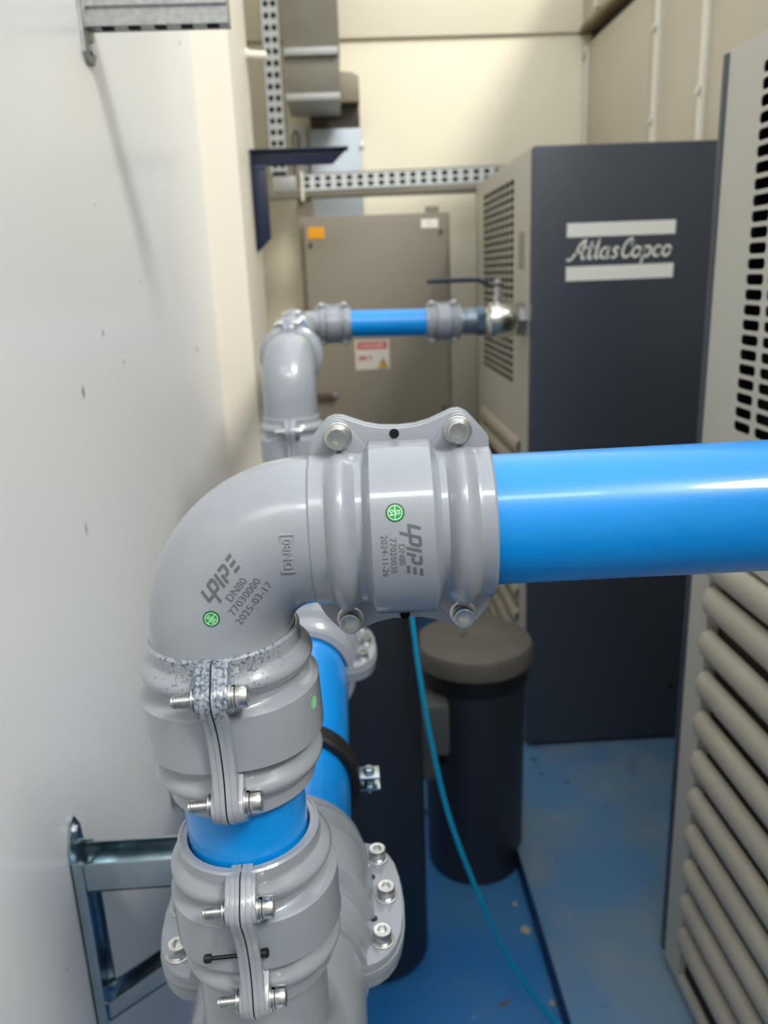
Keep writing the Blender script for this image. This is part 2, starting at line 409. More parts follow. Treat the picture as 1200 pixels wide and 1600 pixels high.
# ------------------------------------------------------------------ split pipe coupling
def smooth(t): t = max(0, min(1, t)); return t*t*(3-2*t)
def coupling_meshes(r, L, zb, big, m):
    """local X = pipe axis, local -Y = bolt-head side, local +-Z = flange ears"""
    k = r/0.04; h = L/2-0.0012; kx = L/0.105
    rin = r*(1.05 if big else 1.085)
    prof = [(-h+0.012*kx, rin*0.955), (-h+0.004*kx, rin), (-h, rin), (-h, rin+0.0012*k), (-h+0.0008, rin+0.0020*k)]
    def outer(x):
        ax = abs(x)/kx
        base = (0.0475 if big else 0.0458)*k
        rr = base
        if 0.0252 < ax < 0.0420: rr = base+0.0064*k*math.sin(PI*(ax-0.0252)/0.0168)**0.95
        if ax < 0.0215: rr = base+0.0086*k*smooth((0.0215-ax)/0.0050)
        return rr
    n = 84
    for i in range(n+1):
        x = -h+0.0012+(2*h-0.0024)*i/n
        prof.append((x, outer(x)))
    prof += [(h-0.0008, rin+0.0020*k), (h, rin+0.0012*k), (h, rin), (h-0.004*kx, rin), (h-0.012*kx, rin*0.955)]
    sq = 0.0040*k; b0 = (0.0475 if big else 0.0458)*k
    def rmod(t, rr, a):
        # ribs and band flatten where they run into the flange
        e = abs(math.cos(a))**6
        return rr-max(0, min(rr-b0, sq))*e*0.9 if rr > b0 else rr
    b = MB()
    # half in local -Y : angle from +Z through -Y to -Z.  ax=X, ref=Z, e2=X x Z=-Y
    b.lathe(prof, (0, 0, 0), (1, 0, 0), 44, ref=(0, 0, 1), p0=0.012, p1=PI-0.012, rmod=rmod)
    s = 0.001
    if big:
        e = zb/0.089; q = L/0.16
        half = [(-78, 44), (-80, 58), (-79, 72), (-75, 83), (-68, 92), (-58, 99), (-44, 104.5), (-24, 108)]
        full = half+[(0, 109)]+[(-x, y) for x, y in half[::-1]]
        pads = []
        sc = (q*s, e*s); t1, t2, t3 = 0.0045, 0.012, 0.012
    else:
        e = zb/0.0523; q = kx
        full = [(-51.5, 36), (-51.5, 46), (-49.3, 50.5), (-43, 58), (-39.5, 61.2), (-35, 62.8), (-30.5, 62.3), (-25, 60.2), (-18, 57.6), (-10, 55.9), (0, 55.3), (10, 55.9), (18, 57.8), (25, 60.5), (30.5, 62.7), (35, 63.0), (39, 61.2), (43.5, 56.5), (50.5, 48.2), (51.5, 46), (51.5, 36)]
        p1 = [(-50.4, 37), (-50.4, 45.8), (-48.2, 50), (-42, 57.2), (-38.6, 60), (-34.6, 61.4), (-31, 60.8), (-28.2, 58.5), (-22.5, 51), (-17.5, 44.5), (-17.5, 37)]
        pads = [p1, [(-x, y) for x, y in p1][::-1]]
        sc = (q*s, e*s); t1, t2, t3 = 0.0032*k, 0.0068*k, 0.0092*k
    g = 0.00045
    def mk(outl, h0, h1, bev, insf=1.0):
        for sg in (1, -1):
            pts = [(x*sc[0], y*sc[1]) for x, y in outl]
            pts = pts[::-1]              # ccw
            b.plate(pts, lambda u, v, hh: Vector((u, -hh, sg*v)), h0, h1, bev)
    mk(full, g, t1, 0.0007)
    c = 0.993
    mk([(x*c, y*0.988) for x, y in full], t1, t2, 0.0009)
    for p in pads: mk(p, t2-0.0004, t3, 0.0011)
    seal = MB().lathe([(-h+0.006*kx, r*0.93), (-h+0.005*kx, r*1.09)], (0, 0, 0), (1, 0, 0), 40)
    return b.mesh('half_shell', m, 32), seal.mesh('seal', RUBBER), t3
CM = {}
def coupling(label, loc, ax, head, r=0.04, L=0.105, zb=0.0550, big=False, k=1.0, m=CAST, group='grey clamp couplings on the pipework', thread=True, lips=()):
    key = (r, L, zb, big, m.name)
    if key not in CM: CM[key] = coupling_meshes(r, L, zb, big, m)
    sh, se, t3 = CM[key]
    axv = Vector(ax).normalized(); yv = -Vector(head).normalized(); zv = axv.cross(yv)
    t = thing('pipe_coupling', label, 'coupling', loc, group, (axv, yv, zv))
    obj_from_mesh('half_shell', sh, t); obj_from_mesh('half_shell', sh, t, None, (PI, 0, 0))
    obj_from_mesh('seal', se, t); obj_from_mesh('seal', se, t, None, (0, 0, PI))
    for sg, rp in lips:
        hh = L/2-0.0012; rin = r*1.085
        lm = MB().lathe([(hh-0.006, rp+0.0008), (hh-0.0012, rp+0.0008), (hh-0.0006, rp+0.0014), (hh-0.0006, rin+0.0006)], (0, 0, 0), (1, 0, 0), 56)
        lm.v = [(sg*x, y, z) for x, y, z in lm.v]
        lm.build('collar_lip', m, t, local=True)
    xs = (-0.052*L/0.16, 0, 0.052*L/0.16) if big else (-0.0335*L/0.105, 0.0335*L/0.105)
    for sg in (1, -1):
        for x in xs: add_bolt(t, (x, -t3, sg*(zb+(0.004 if x == 0 else -0.002) if big else zb)), (0, -1, 0), 2*t3, k*1.28 if big else k, thread)
    return t

# ------------------------------------------------------------------ pipework: axes
RX, RY, PZX = -0.0820, 0.457, 1.2585      # riser x,y and outlet height
HX, HZ, HR = -0.080, 0.840, 0.0625       # header
def pipe(label, a, b, r, m=BLUE, name='pipe', group=None):
    a, b = Vector(a), Vector(b); d = (b-a)
    mb = MB().lathe([(0, r*0.9), (0, r-0.0006), (0.0006, r), (d.length-0.0006, r), (d.length, r-0.0006), (d.length, r*0.9)], a, d, 56)
    return tag(mb.build(name, m, at=a), label, 'pipe', group)
def elbow_pts(a, corner, b, R, n=16):
    a, c, b = Vector(a), Vector(corner), Vector(b)
    d1 = (a-c).normalized(); d2 = (b-c).normalized()
    o = c+(d1+d2)*R
    pts = [a]
    for i in range(n+1):
        t = PI/2*i/n
        pts.append(o-d2*R*math.cos(t)-d1*R*math.sin(t))
    pts.append(b)
    return pts

# front outlet: elbow, coupling, blue pipe to the right
EB, ER, EY = 0.0432, 0.057, RY
el = MB().tube(elbow_pts((RX, RY, 1.160), (RX, RY, PZX), (0.006, RY, PZX), ER, 24), EB, 56).build('pipe_elbow', CAST, at=(RX, RY, 1.16))
tag(el, 'large grey painted elbow turning the near riser toward the right, with laser-marked text', 'elbow')
eo = Vector((RX+ER, RY, PZX-ER))
def on_elbow(x, z, lift=0.00015):
    if x > eo.x: d = z-PZX
    elif z < eo.z: d = x-RX
    else: d = ER-math.hypot(x-eo.x, z-eo.z)
    return Vector((x, RY-math.sqrt(max(1e-6, (EB+lift)**2-d*d)), z))
def elbow_fn(cx, cz, ang, sy=1.0):
    ca, sa = math.cos(ang), math.sin(ang)
    return lambda u, v: on_elbow(cx+u*ca-v*sa*sy, cz+u*sa+v*ca*sy)
ang = math.radians(50)
f0 = elbow_fn(-0.0790, 1.2320, ang)
print_mesh('laser_marking', [xf2d(LOGO, 0.0082, 0.0085, 0.0, 0.0)], f0, INK, el, 0.002, False)
fs_ = [text2d('DN80', 0.0062), text2d('77030000', 0.0062, spacing=1.05), text2d('2025-03-17', 0.0062, spacing=1.05)]
print_mesh('laser_marking', [xf2d(fs_[0], 1, 1, 0.0070, -0.0078), xf2d(fs_[1], 1, 1, 0.0010, -0.0138), xf2d(fs_[2], 1, 1, -0.0018, -0.0202)], f0, INK, el, 0.002, False)
def sticker(parent, fn, r, txt, rot, local, pale=False):
    st = print_mesh('inspection_sticker', [disc2d(r)], fn(0.0001), STKL if pale else STKD, parent, 0.002, local)
    print_mesh('sticker_centre', [disc2d(r*0.80)], fn(0.00022), STKG if not pale else STKL, st, 0.002, local)
    ca, sa = math.cos(rot), math.sin(rot)
    t1 = text2d('\u68c0', r*0.62, align='CENTER'); t2 = text2d(txt, r*0.72, align='CENTER')
    g = [ring2d(r*0.72, r*0.80), strokes2d([[(-r*0.74, 0), (r*0.74, 0)]], r*0.08, 0, False), xf2d(t1, 1, 1, 0, r*0.10), xf2d(t2, 1, 1, 0, -r*0.60)]
    g = [([(x*ca-y*sa, x*sa+y*ca) for x, y in vs], fs) for vs, fs in g]
    print_mesh('sticker_print', g, fn(0.00034), STKW, st, 0.002, local)
    return st
sticker(el, lambda l: (lambda u, v: on_elbow(-0.0800+u, 1.2235+v, l)), 0.0047, '05', ang, False)
# cast lettering box near the coupling: raised frame and letters
fr = lambda u, v: on_elbow(-0.0360-v, 1.2585+u, 0.0008)
emb = MB()
for g in [strokes2d([[(-0.0105, -0.0036), (0.0105, -0.0036)], [(-0.0105, 0.0036), (0.0105, 0.0036)], [(-0.0105, -0.0036), (-0.0105, 0.0036)], [(0.0105, -0.0036), (0.0105, 0.0036)]], 0.0007, 0, False),
          xf2d(text2d('DN80', 0.0066, align='CENTER', spacing=1.1), 1, 1, 0, -0.0023)]:
    vs = [fr(u, v) for u, v in g[0]]; vb = [fr(u, v)+Vector((0, 0.0016, 0)) for u, v in g[0]]
    n = len(vs); emb.add(vs, g[1]); 
    edge = {}
    for f in g[1]:
        for a, b in zip(f, f[1:]+f[:1]): edge[(a, b)] = 1
    o = len(emb.v); side = [(a, b) for (a, b) in edge if (b, a) not in edge]
    emb.add(vs+vb, [(a, b, b+n, a+n) for a, b in side])
emb.build('cast_lettering', CAST, el, angle=30)

# horizontal coupling with marking
CX = 0.0285
# the outlet run leans a little toward the camera and up as it goes right
OAX = Vector((1, -0.050, 0.016)).normalized(); OHD = Vector((-0.050, -1, 0)).normalized()
c1 = coupling('horizontal grey coupling between near elbow and blue outlet pipe, flange facing the camera', (CX, RY-0.0008, PZX+0.0014), OAX, OHD, lips=((1, 0.0382),))
BR = (0.0458+0.0086)
cyl_fn = lambda lift: (lambda u, v: Vector((u, -(BR+lift)*math.cos(v/BR), (BR+lift)*math.sin(v/BR))))
def rot_cw(fn, cx, cz): return lambda u, v: fn(cx+v, cz-u)
base_fn = cyl_fn(0.00015)
print_mesh('laser_marking', [xf2d(LOGO, 0.0082, 0.0080)], rot_cw(base_fn, 0.0012, 0.0150), INK, c1, 0.002)
t3_ = [text2d('DN80', 0.0048), text2d('77020030', 0.0048, spacing=1.05), text2d('2024-11-26', 0.0048, spacing=1.05)]
print_mesh('laser_marking', [xf2d(t3_[0], 1, 1, 0.0100, -0.0040), xf2d(t3_[1], 1, 1, 0.0066, -0.0085), xf2d(t3_[2], 1, 1, 0.0050, -0.0130)], rot_cw(base_fn, 0.0012, 0.0150), INK, c1, 0.002)
sticker(c1, lambda l: (lambda u, v: cyl_fn(l)(-0.0038+u, 0.0215+v)), 0.0050, '04', -PI/2, True)
MB().lathe([(0, 0.0028), (0.0005, 0.0027), (0.0005, 0)], (-0.0020, -0.0068, 0.0545), (0, -1, 0), 14).build('locating_screw', BLACKS, c1, local=True)
MB().lathe([(0, 0), (0.003, 0.0022), (0.0045, 0.0029), (0.0008, 0.0032), (0, 0.0032)], (-0.0010, -0.0068, -0.0535), (0, -1, 0), 14).build('locating_screw', BLACKS, c1, local=True)
op = pipe('wide blue outlet pipe running right from the near coupling to the louvred machine', (0.032, RY-0.001, PZX+0.0006), (0.6215, RY-0.0305, PZX+0.0100), 0.0382)

# upper and lower riser couplings (the riser leans very slightly)
RAX = Vector((-0.036, 0, 1)).normalized(); RHD = Vector((1, 0, 0.036)).normalized()
c2 = coupling('grey riser coupling under the near elbow, with dark stained top and edge-on flange', (RX+0.0022, RY, 1.148), RAX, RHD, m=STAIN, lips=((-1, 0.0385),))
def side_fn(l): return lambda u, v: Vector((0.006+v, -(BR+l)*math.cos(0.36+u/BR), (BR+l)*math.sin(0.36+u/BR)))
sticker(c2, side_fn, 0.0042, '04', 0, True, True)
pipe('short blue riser pipe between the two edge-on riser couplings', (RX+0.0064, RY-0.001, 0.990), (RX+0.0012, RY, 1.150), 0.0385)
c3 = coupling('lowest grey riser coupling, joining short blue riser to tee, black pin through its flange', (RX+0.0062, RY-0.002, 1.0095), RAX, RHD, lips=((1, 0.0385),))
pin = MB()
pin.lathe([(0, 0.0013), (0.0170, 0.0013), (0.0170, 0.0027), (0.0205, 0.0027), (0.0215, 0.0018), (0.0215, 0)], (-0.0020, 0.0065, 0.0525), (0, 1, 0.0), 12)
pin.lathe([(0, 0.0026), (0.0035, 0.0030), (0.0045, 0.0020), (0.0045, 0)], (-0.0020, -0.0069, 0.0525), (0, -1, 0.0), 12)
pin.build('locating_pin', BLACKS, c3, local=True)

# tees on the header
def tee(label, y0, y1, yb, x, zt, rb=0.046, rr=0.0685, capend=None):
    m = MB()
    m.lathe([(0, 0), (0, rr-0.004), (0.004, rr), (y1-y0-0.004, rr), (y1-y0, rr-0.004), (y1-y0, 0)], (x, y0, HZ), (0, 1, 0), 56)
    n = 48; fil = 0.014; vs = []; st = 7
    for i in range(n):
        a = 2*PI*i/n
        for j in range(st+1):
            t = PI/2*j/st; rho = rb+fil*(1-math.sin(t)); dx = rho*math.cos(a)
            z = HZ+math.sqrt(max(0, rr*rr-dx*dx))+fil*(1-math.cos(t))-0.0002
            vs.append((x+rho*math.cos(a), yb+rho*math.sin(a), z))
        vs.append((x+rb*math.cos(a), yb+rb*math.sin(a), zt)); vs.append((x+rb*0.8*math.cos(a), yb+rb*0.8*math.sin(a), zt))
    L = st+3
    fs = [(i*L+j, ((i+1) % n)*L+j, ((i+1) % n)*L+j+1, i*L+j+1) for i in range(n) for j in range(L-1)]
    m.add(vs, fs)
    return tag(m.build('pipe_tee', CAST, at=(x, yb, HZ)), label, 'tee')
tee('near grey tee on the header under the lowest riser coupling', 0.30, 0.585, RY, HX+0.003, 0.968, rb=0.0432)
c4 = coupling('wide grey header coupling beside the near tee, three bolts on each wing', (HX, 0.618, HZ), (0, 1, 0), (0, 0, 1), r=HR, L=0.158, zb=0.089, big=True, thread=False)
for y, xx in ((0.026, 0.0805), (-0.026, 0.0805)):
    for sg in (1,):
        MB().lathe([(0, 0.0034), (0.0006, 0.0034), (0.0006, 0)], (y, -0.0121, -sg*xx), (0, -1, 0), 12).build('locating_screw', BLACKS, c4, local=True)
pipe('large blue header pipe running away under the near elbow', (HX, 0.645, HZ), (HX-0.003, 1.14, HZ), HR)
coupling('header coupling at the far end of the large blue header, mostly behind the near coupling', (HX-0.003, 1.155, HZ), (0, 1, 0), (0, 0, 1), r=HR, L=0.158, zb=0.089, big=True, thread=False)
BX, BY = -0.092, 1.325
tee('far grey tee at the end of the header below the background riser', 1.185, 1.408, BY, HX-0.006, 0.98, rb=0.0432)
pipe('background blue riser pipe between far tee and background riser coupling', (BX+0.003, BY, 0.97), (BX, BY, 1.15), 0.040)
BZ = 1.272
coupling('background riser coupling with flange facing the camera, below background elbow', (BX, BY, 1.135), (0, 0, 1), (1, 0, 0))
e2 = MB().tube(elbow_pts((BX, BY, 1.155), (BX, BY, BZ), (BX, 1.425, BZ), 0.057, 18), 0.0432, 40).build('pipe_elbow', CAST, at=(BX, BY, 1.155))
tag(e2, 'shiny grey background elbow turning the background riser away from the camera', 'elbow')
coupling('ring-like background coupling seen end-on behind the background elbow', (BX, 1.437, BZ), (0, 1, 0), (1, 0, 0))
FX, FY, FZZ = -0.122, 2.32, 1.274
pipe('blue pipe seen end-on between the two background depth couplings', (BX, 1.44, BZ), (FX, 1.98, BZ), 0.0385)
coupling('small far coupling end-on before the far elbow, bolt on top', (FX, 2.02, BZ), (0, 1, 0), (1, 0, 0), r=0.0365, L=0.095, zb=0.048, k=0.95)
e3 = MB().tube(elbow_pts((FX, 2.03, FZZ), (FX, FY, FZZ), (-0.045, FY, FZZ), 0.05, 14), 0.0385, 36).build('pipe_elbow', CAST, at=(FX, 2.03, FZZ))
tag(e3, 'far small grey elbow left of the far blue pipe', 'elbow')
coupling('far coupling on the left end of the far blue pipe', (-0.028, FY, FZZ), (1, 0, 0), (0, -1, 0), r=0.0365, L=0.100, zb=0.049, k=0.95)
pipe('far short blue pipe in front of the taupe electrical cabinet', (-0.02, FY, FZZ), (0.26, FY, FZZ-0.006), 0.0365)
coupling('far coupling on the right end of the far blue pipe beside ball valve', (0.278, FY, FZZ-0.006), (1, 0, 0), (0, -1, 0), r=0.0365, L=0.100, zb=0.049, k=0.95)
# ball valve
vz = FZZ-0.008
bv = thing('ball_valve', 'shiny metal ball valve with dark blue lever beside the logo machine', 'valve', (0.42, FY, vz))
MB().lathe([(0, 0), (0, 0.034), (0.02, 0.034), (0.022, 0.037), (0.05, 0.037), (0.052, 0.032), (0.066, 0.032), (0.068, 0.0)], (0.318, FY, vz), (1, 0, 0), 30).build('union', mat('dull_union_metal', (128, 142, 152), 0.35, 0.7), bv)
MB().lathe([(0, 0), (0, 0.040), (0.024, 0.040), (0.024, 0)], (0.372, FY, vz), (1, 0, 0), 6).build('hex_nut', mat('blue_grey_nut', (96, 120, 138), 0.35, 0.7), bv)
MB().lathe([(0, 0), (0, 0.036), (0.008, 0.040), (0.014, 0.0475), (0.030, 0.050), (0.068, 0.0495), (0.082, 0.045), (0.090, 0.039), (0.10, 0.037), (0.113, 0.037), (0.113, 0)], (0.394, FY, vz), (1, 0, 0), 32).build('body', mat('nickel_plate', (214, 212, 204), 0.2, 1.0), bv)
MB().lathe([(0, 0), (0, 0.045), (0.022, 0.045), (0.022, 0)], (0.4855, FY, vz), (1, 0, 0), 8).build('hex_end', mat('grey_nut', (150, 152, 150), 0.35, 0.8), bv)
MB().cyl((0.432, FY, vz+0.042), (0, 0, 1), 0.014, 0.030, 16, 0.003).cyl((0.432, FY, vz+0.07), (0, 0, 1), 0.009, 0.040, 12, 0.002).build('stem', STEEL, bv)
lv = MB(); lv.box((0.40, FY-0.013, vz+0.092), (0.448, FY+0.013, vz+0.098), 0.002).tube([(0.41, FY, vz+0.096), (0.38, FY, vz+0.110), (0.35, FY, vz+0.112), (0.235, FY-0.01, vz+0.112)], [0.006, 0.006, 0.0065, 0.0065], 10)
lv.build('lever', NAVY, bv)
# connection collar of the outlet pipe on the louvred machine is built with that machine

# ------------------------------------------------------------------ pipe clamp and brackets
pc = thing('pipe_clamp', 'black rubber-lined pipe clamp around the large blue header with bolt ears', 'clamp', (HX, 0.82, HZ-0.07))
MB().lathe([(-0.015, HR+0.0003), (-0.015, HR+0.008), (-0.012, HR+0.0105), (0.012, HR+0.0105), (0.015, HR+0.008), (0.015, HR+0.0003)], (HX, 0.82, HZ), (0, 1, 0), 56).build('rubber_band', RUBBER, pc)
for sg in (1, -1):
    ear = MB()
    for zz in (0.006, -0.0085): ear.box((HX+sg*(HR+0.008), 0.808, HZ+zz), (HX+sg*(HR+0.033), 0.832, HZ+zz+0.0025), 0.0008)
    ear.build('ear', ZINC, pc)
    MB().cyl((HX+sg*(HR+0.021), 0.82, HZ-0.018), (0, 0, 1), 0.003, 0.034, 12).lathe([(0, 0), (0, 0.0062), (0.005, 0.0062), (0.006, 0.005), (0.006, 0)], (HX+sg*(HR+0.021), 0.82, HZ+0.0085), (0, 0, 1), 6).lathe([(0, 0), (0, 0.0065), (0.006, 0.0065), (0.006, 0)], (HX+sg*(HR+0.021), 0.82, HZ-0.0055), (0, 0, 1), 16).build('clamp_bolt', ZINC, pc)
MB().cyl((HX, 0.82, 0.733), (0, 0, 1), 0.006, 0.042, 14).build('threaded_stud', ZINC, pc)

def uchan(m, a, b, updir, w, h, t):
    """open U channel from a to b; updir = open side, w across, h wall height"""
    a, b = Vector(a), Vector(b); d = (b-a); L = d.length; d.normalize()
    u = Vector(updir); u = (u-d*u.dot(d)).normalized(); s = d.cross(u)
    Mx = Matrix.Identity(4)
    for i in range(3): Mx[i][0], Mx[i][1], Mx[i][2] = d[i], s[i], u[i]
    Mx.translation = a
    m.box((0, -w/2, 0), (L, w/2, t), 0.0004, Mx); m.box((0, -w/2, 0), (L, -w/2+t, h), 0.0005, Mx); m.box((0, w/2-t, 0), (L, w/2, h), 0.0005, Mx)
    return m
def bracket(y, label):
    b = thing('wall_bracket', label, 'bracket', (-0.345, y, 0.53))
    W, H, T = 0.046, 0.038, 0.0028
    uchan(MB(), (-0.339, y, 0.724), (-0.045, y, 0.724), (0, 0, 1), W-0.003, H, T).build('arm', ZINC, b)
    lg = uchan(MB(), (-0.3447, y, 0.515), (-0.3447, y, 0.765), (1, 0, 0), W, 0.014, T)
    # pointed mounting ear above the arm
    lg.plate([(y-W/2, 0.763), (y+W/2, 0.763), (y+W/2-0.004, 0.790), (y+0.004, 0.812), (y-0.006, 0.810), (y-W/2, 0.780)], lambda u, v, h: Vector((-0.345+h, u, v)), 0.0003, 0.0035, 0.0006)
    lg.build('leg', ZINC, b)
    uchan(MB(), (-0.330, y, 0.530), (-0.085, y, 0.700), (-0.3, 0, 1), W-0.008, 0.022, T).build('brace', ZINC, b)
    for z in (0.793, 0.533): MB().cyl((-0.3420, y, z), (1, 0, 0), 0.0075, 0.005, 6).cyl((-0.345, y, z), (1, 0, 0), 0.011, 0.0045, 18).build('anchor_bolt', STEEL, b)
    return b
bracket(0.822, 'zinc steel triangular wall bracket carrying the header, left of the lowest riser coupling')
bracket(1.272, 'second zinc wall bracket, only its dark leg tip showing left of the riser coupling')
# perforated cantilever arm high on the left wall
ca = thing('cantilever_arm', 'perforated galvanised cantilever arm high on the white wall', 'bracket', (-0.345, 1.315, 1.74))
arm = MB()
x0, x1, y0, y1, z0, z1 = -0.342, -0.141, 1.296, 1.337, 1.748, 1.800
# profile walls with stepped ribs on the face toward the camera
prof = [(0, 0), (0, .010), (.0035, .013), (.0035, .022), (0, .025), (0, .033), (.0035, .036), (.0035, .046), (0, .049), (0, .052)]
fr_ = [(x, y0+p, z0+q) for x in (x0, x1) for p, q in prof]; n = len(prof)
arm.add(fr_, [(i, i+1, n+i+1, n+i) for i in range(n-1)])
arm.box((x0, y0+0.0045, z0+0.002), (x1, y1, z1))
arm.build('arm_channel', GALV, ca)
for i in range(5):
    MB().box((x0+0.022+i*0.037, y0+0.014, z0-0.0006), (x0+0.038+i*0.037, y0+0.026, z0+0.0022), 0.0004).build('slot', DARKIN, ca)
MB().plate([(1.288, 1.715), (1.296, 1.705), (1.330, 1.705), (1.345, 1.72), (1.345, 1.86), (1.288, 1.86)], lambda u, v, h: Vector((-0.345+h, u, v)), 0.0003, 0.005, 0.0008).build('back_plate', GALV, ca)
MB().box((x0-0.0005, y0-0.002, z0-0.0015), (x0+0.006, y0+0.002, z1), 0.0006).build('weld_bead', GALV, ca)
MB().cyl((-0.341, 1.318, 1.725), (1, 0, 0), 0.009, 0.006, 6).build('anchor_bolt', STEEL, ca)
# navy angle bracket on the pilaster
nb = thing('angle_bracket', 'navy blue painted steel angle bracket on the cream pilaster', 'bracket', (-0.25, 2.62, 1.48))
a_ = MB()
a_.plate([(-0.250, 1.722), (-0.008, 1.722), (0.040, 1.766), (-0.250, 1.766)], lambda u, v, h: Vector((u, 2.62-h, v)), 0, 0.006, 0.001)
a_.box((-0.250, 2.60, 1.762), (0.040, 2.66, 1.768), 0.001); a_.build('arm', NAVY, nb)
a_ = MB()
a_.plate([(-0.250, 1.478), (-0.206, 1.520), (-0.206, 1.722), (-0.250, 1.722)], lambda u, v, h: Vector((u, 2.62-h, v)), 0, 0.006, 0.001)
a_.box((-0.2515, 2.60, 1.49), (-0.246, 2.66, 1.766), 0.001); a_.build('leg', NAVY, nb)
MB().box((-0.252, 2.611, 1.716), (-0.204, 2.6145, 1.724), 0.001).build('weld_bead', mat('navy_weld', (52, 62, 92), 0.4), nb)

# ------------------------------------------------------------------ perforated sheets, louvres and the two machines
def slot_outline(cx, cz, w, h, n=4):
    r = min(h*0.42, w/2); pts = []
    for sx_, sz_, a0 in ((1, -1, -PI/2), (1, 1, 0), (-1, 1, PI/2), (-1, -1, PI)):
        for i in range(n):
            a = a0+PI/2*i/(n-1)
            pts.append((cx+sx_*(w/2-r)+r*math.cos(a), cz+sz_*(h/2-r)+r*math.sin(a)))
    return pts
def perforated(m, fn, u0, v0, nu, nv, pu, pv, w, h, depth):
    for i in range(nu):
        for j in range(nv):
            cu, cv = u0+(i+.5)*pu, v0+(j+.5)*pv
            o = slot_outline(cu, cv, w, h); n = len(o); e = []
            for idx, (x, y) in enumerate(o):
                q = idx//4; sx_ = (1, 1, -1, -1)[q]; sy_ = (-1, 1, 1, -1)[q]; s4 = idx % 4
                first = s4 < 2
                # corner quarter: both rect edges and the corner
                if q == 0: p = (x if s4 == 0 else cu+pu/2, cv-pv/2 if s4 < 3 else y)
                if q == 1: p = (cu+pu/2 if s4 < 3 else x, y if s4 == 0 else cv+pv/2)
                if q == 2: p = (x if s4 == 0 else cu-pu/2, cv+pv/2 if s4 < 3 else y)
                if q == 3: p = (cu-pu/2 if s4 < 3 else x, y if s4 == 0 else cv-pv/2)
                e.append(p)
            vs = [fn(x, y, 0) for x, y in e]+[fn(x, y, 0) for x, y in o]+[fn(x, y, depth) for x, y in o]
            fs = []
            for k in range(n):
                k2 = (k+1) % n
                fs.append((k, k2, n+k2, n+k)); fs.append((n+k, n+k2, 2*n+k2, 2*n+k))
            m.add(vs, fs)
def sheet(m, fn, u0, u1, v0, v1): m.add([fn(u0, v0, 0), fn(u1, v0, 0), fn(u1, v1, 0), fn(u0, v1, 0)], [(0, 1, 2, 3)])
def louvre(fn, u0, u1, zc, hgt, bulge):
    m = MB(); ns = 8; nl = 5; vs = []; cols = []
    def sec(u, s):
        return [fn(u, zc+hgt*0.5*math.cos(PI*j/ns)*s, -(bulge*math.sin(PI*j/ns)**0.8)*s+0.001) for j in range(ns+1)]
    R = hgt*0.5
    for i in range(nl+1):
        a = PI/2*i/nl; cols.append(sec(u0+R*(1-math.sin(a)), max(0.05, math.sin(a)) if i else 0.05))
    for i in range(nl+1):
        a = PI/2*i/nl; cols.append(sec(u1-R*(1-math.cos(a)), max(0.05, math.cos(a))))
    for c in cols: vs += c
    k = ns+1; fs = [(i*k+j, i*k+j+1, (i+1)*k+j+1, (i+1)*k+j) for i in range(len(cols)-1) for j in range(ns)]
    return m.add(vs, fs)

def side_panel(root, x, ya, yb, zb, zt, perf, lou, m, near_sign=-1):
    """sheet in the plane x facing -x; perf=(y0,z0,ny,nz,py,pz,w,h); lou=(y0,y1,z0,z1,zs list,hgt)"""
    fn = lambda u, v, d: Vector((x+d, u, v))
    s = MB(); py0, pz0, ny, nz, py, pz, w, h = perf; py1, pz1 = py0+ny*py, pz0+nz*pz
    perforated(s, fn, py0, pz0, ny, nz, py, pz, w, h, 0.0015)
    ly0, ly1, lz0, lz1, zs, hg = lou
    cols = [(ya, min(py0, ly0))]
    sheet(s, fn, ya, py0, pz0, pz1); sheet(s, fn, py1, yb, pz0, pz1)
    sheet(s, fn, ya, yb, pz1, zt); sheet(s, fn, ya, yb, lz1, pz0)
    sheet(s, fn, ya, ly0, lz0, lz1); sheet(s, fn, ly1, yb, lz0, lz1)
    sheet(s, fn, ya, yb, zb, lz0)
    # returns: recess walls of the louvre bay and folded outer rim
    d = 0.022
    rim = [(ly0, lz0), (ly1, lz0), (ly1, lz1), (ly0, lz1)]
    for i in range(4):
        a, b = rim[i], rim[(i+1) % 4]
        s.add([fn(a[0], a[1], 0), fn(b[0], b[1], 0), fn(b[0], b[1], d), fn(a[0], a[1], d)], [(0, 1, 2, 3)])
    rim = [(ya, zb), (yb, zb), (yb, zt), (ya, zt)]
    for i in range(4):
        a, b = rim[i], rim[(i+1) % 4]
        s.add([fn(a[0], a[1], 0), fn(b[0], b[1], 0), fn(b[0], b[1], 0.03), fn(a[0], a[1], 0.03)], [(0, 1, 2, 3)])
    sp = s.build('side_panel', m, root, angle=0)
    bk = MB(); bk.add([fn(ly0, lz0, d), fn(ly1, lz0, d), fn(ly1, lz1, d), fn(ly0, lz1, d)], [(0, 1, 2, 3)])
    bk.build('louvre_back', BROWNIN, sp)
    MB().box((x+0.012, ly0+0.002, lz0+0.002), (x+0.021, ly1-0.002, lz0+0.056)).build('dark_gap_strip', DARKIN, sp)  # black plate painted as the shaded gap below the lowest slat
    pb = MB(); pb.add([fn(py0, pz0, .05), fn(py1, pz0, .05), fn(py1, pz1, .05), fn(py0, pz1, .05)], [(0, 1, 2, 3)]); pb.build('dark_backing', DARKIN, sp)  # near-black sheet behind the slots, so they read dark
    for z in zs:
        louvre(lambda u, v, dd: fn(u, v, dd+0.006), ly0+0.004, ly1-0.004, z, hg, 0.020).build('slat', SLATM, sp, angle=60)
    return sp

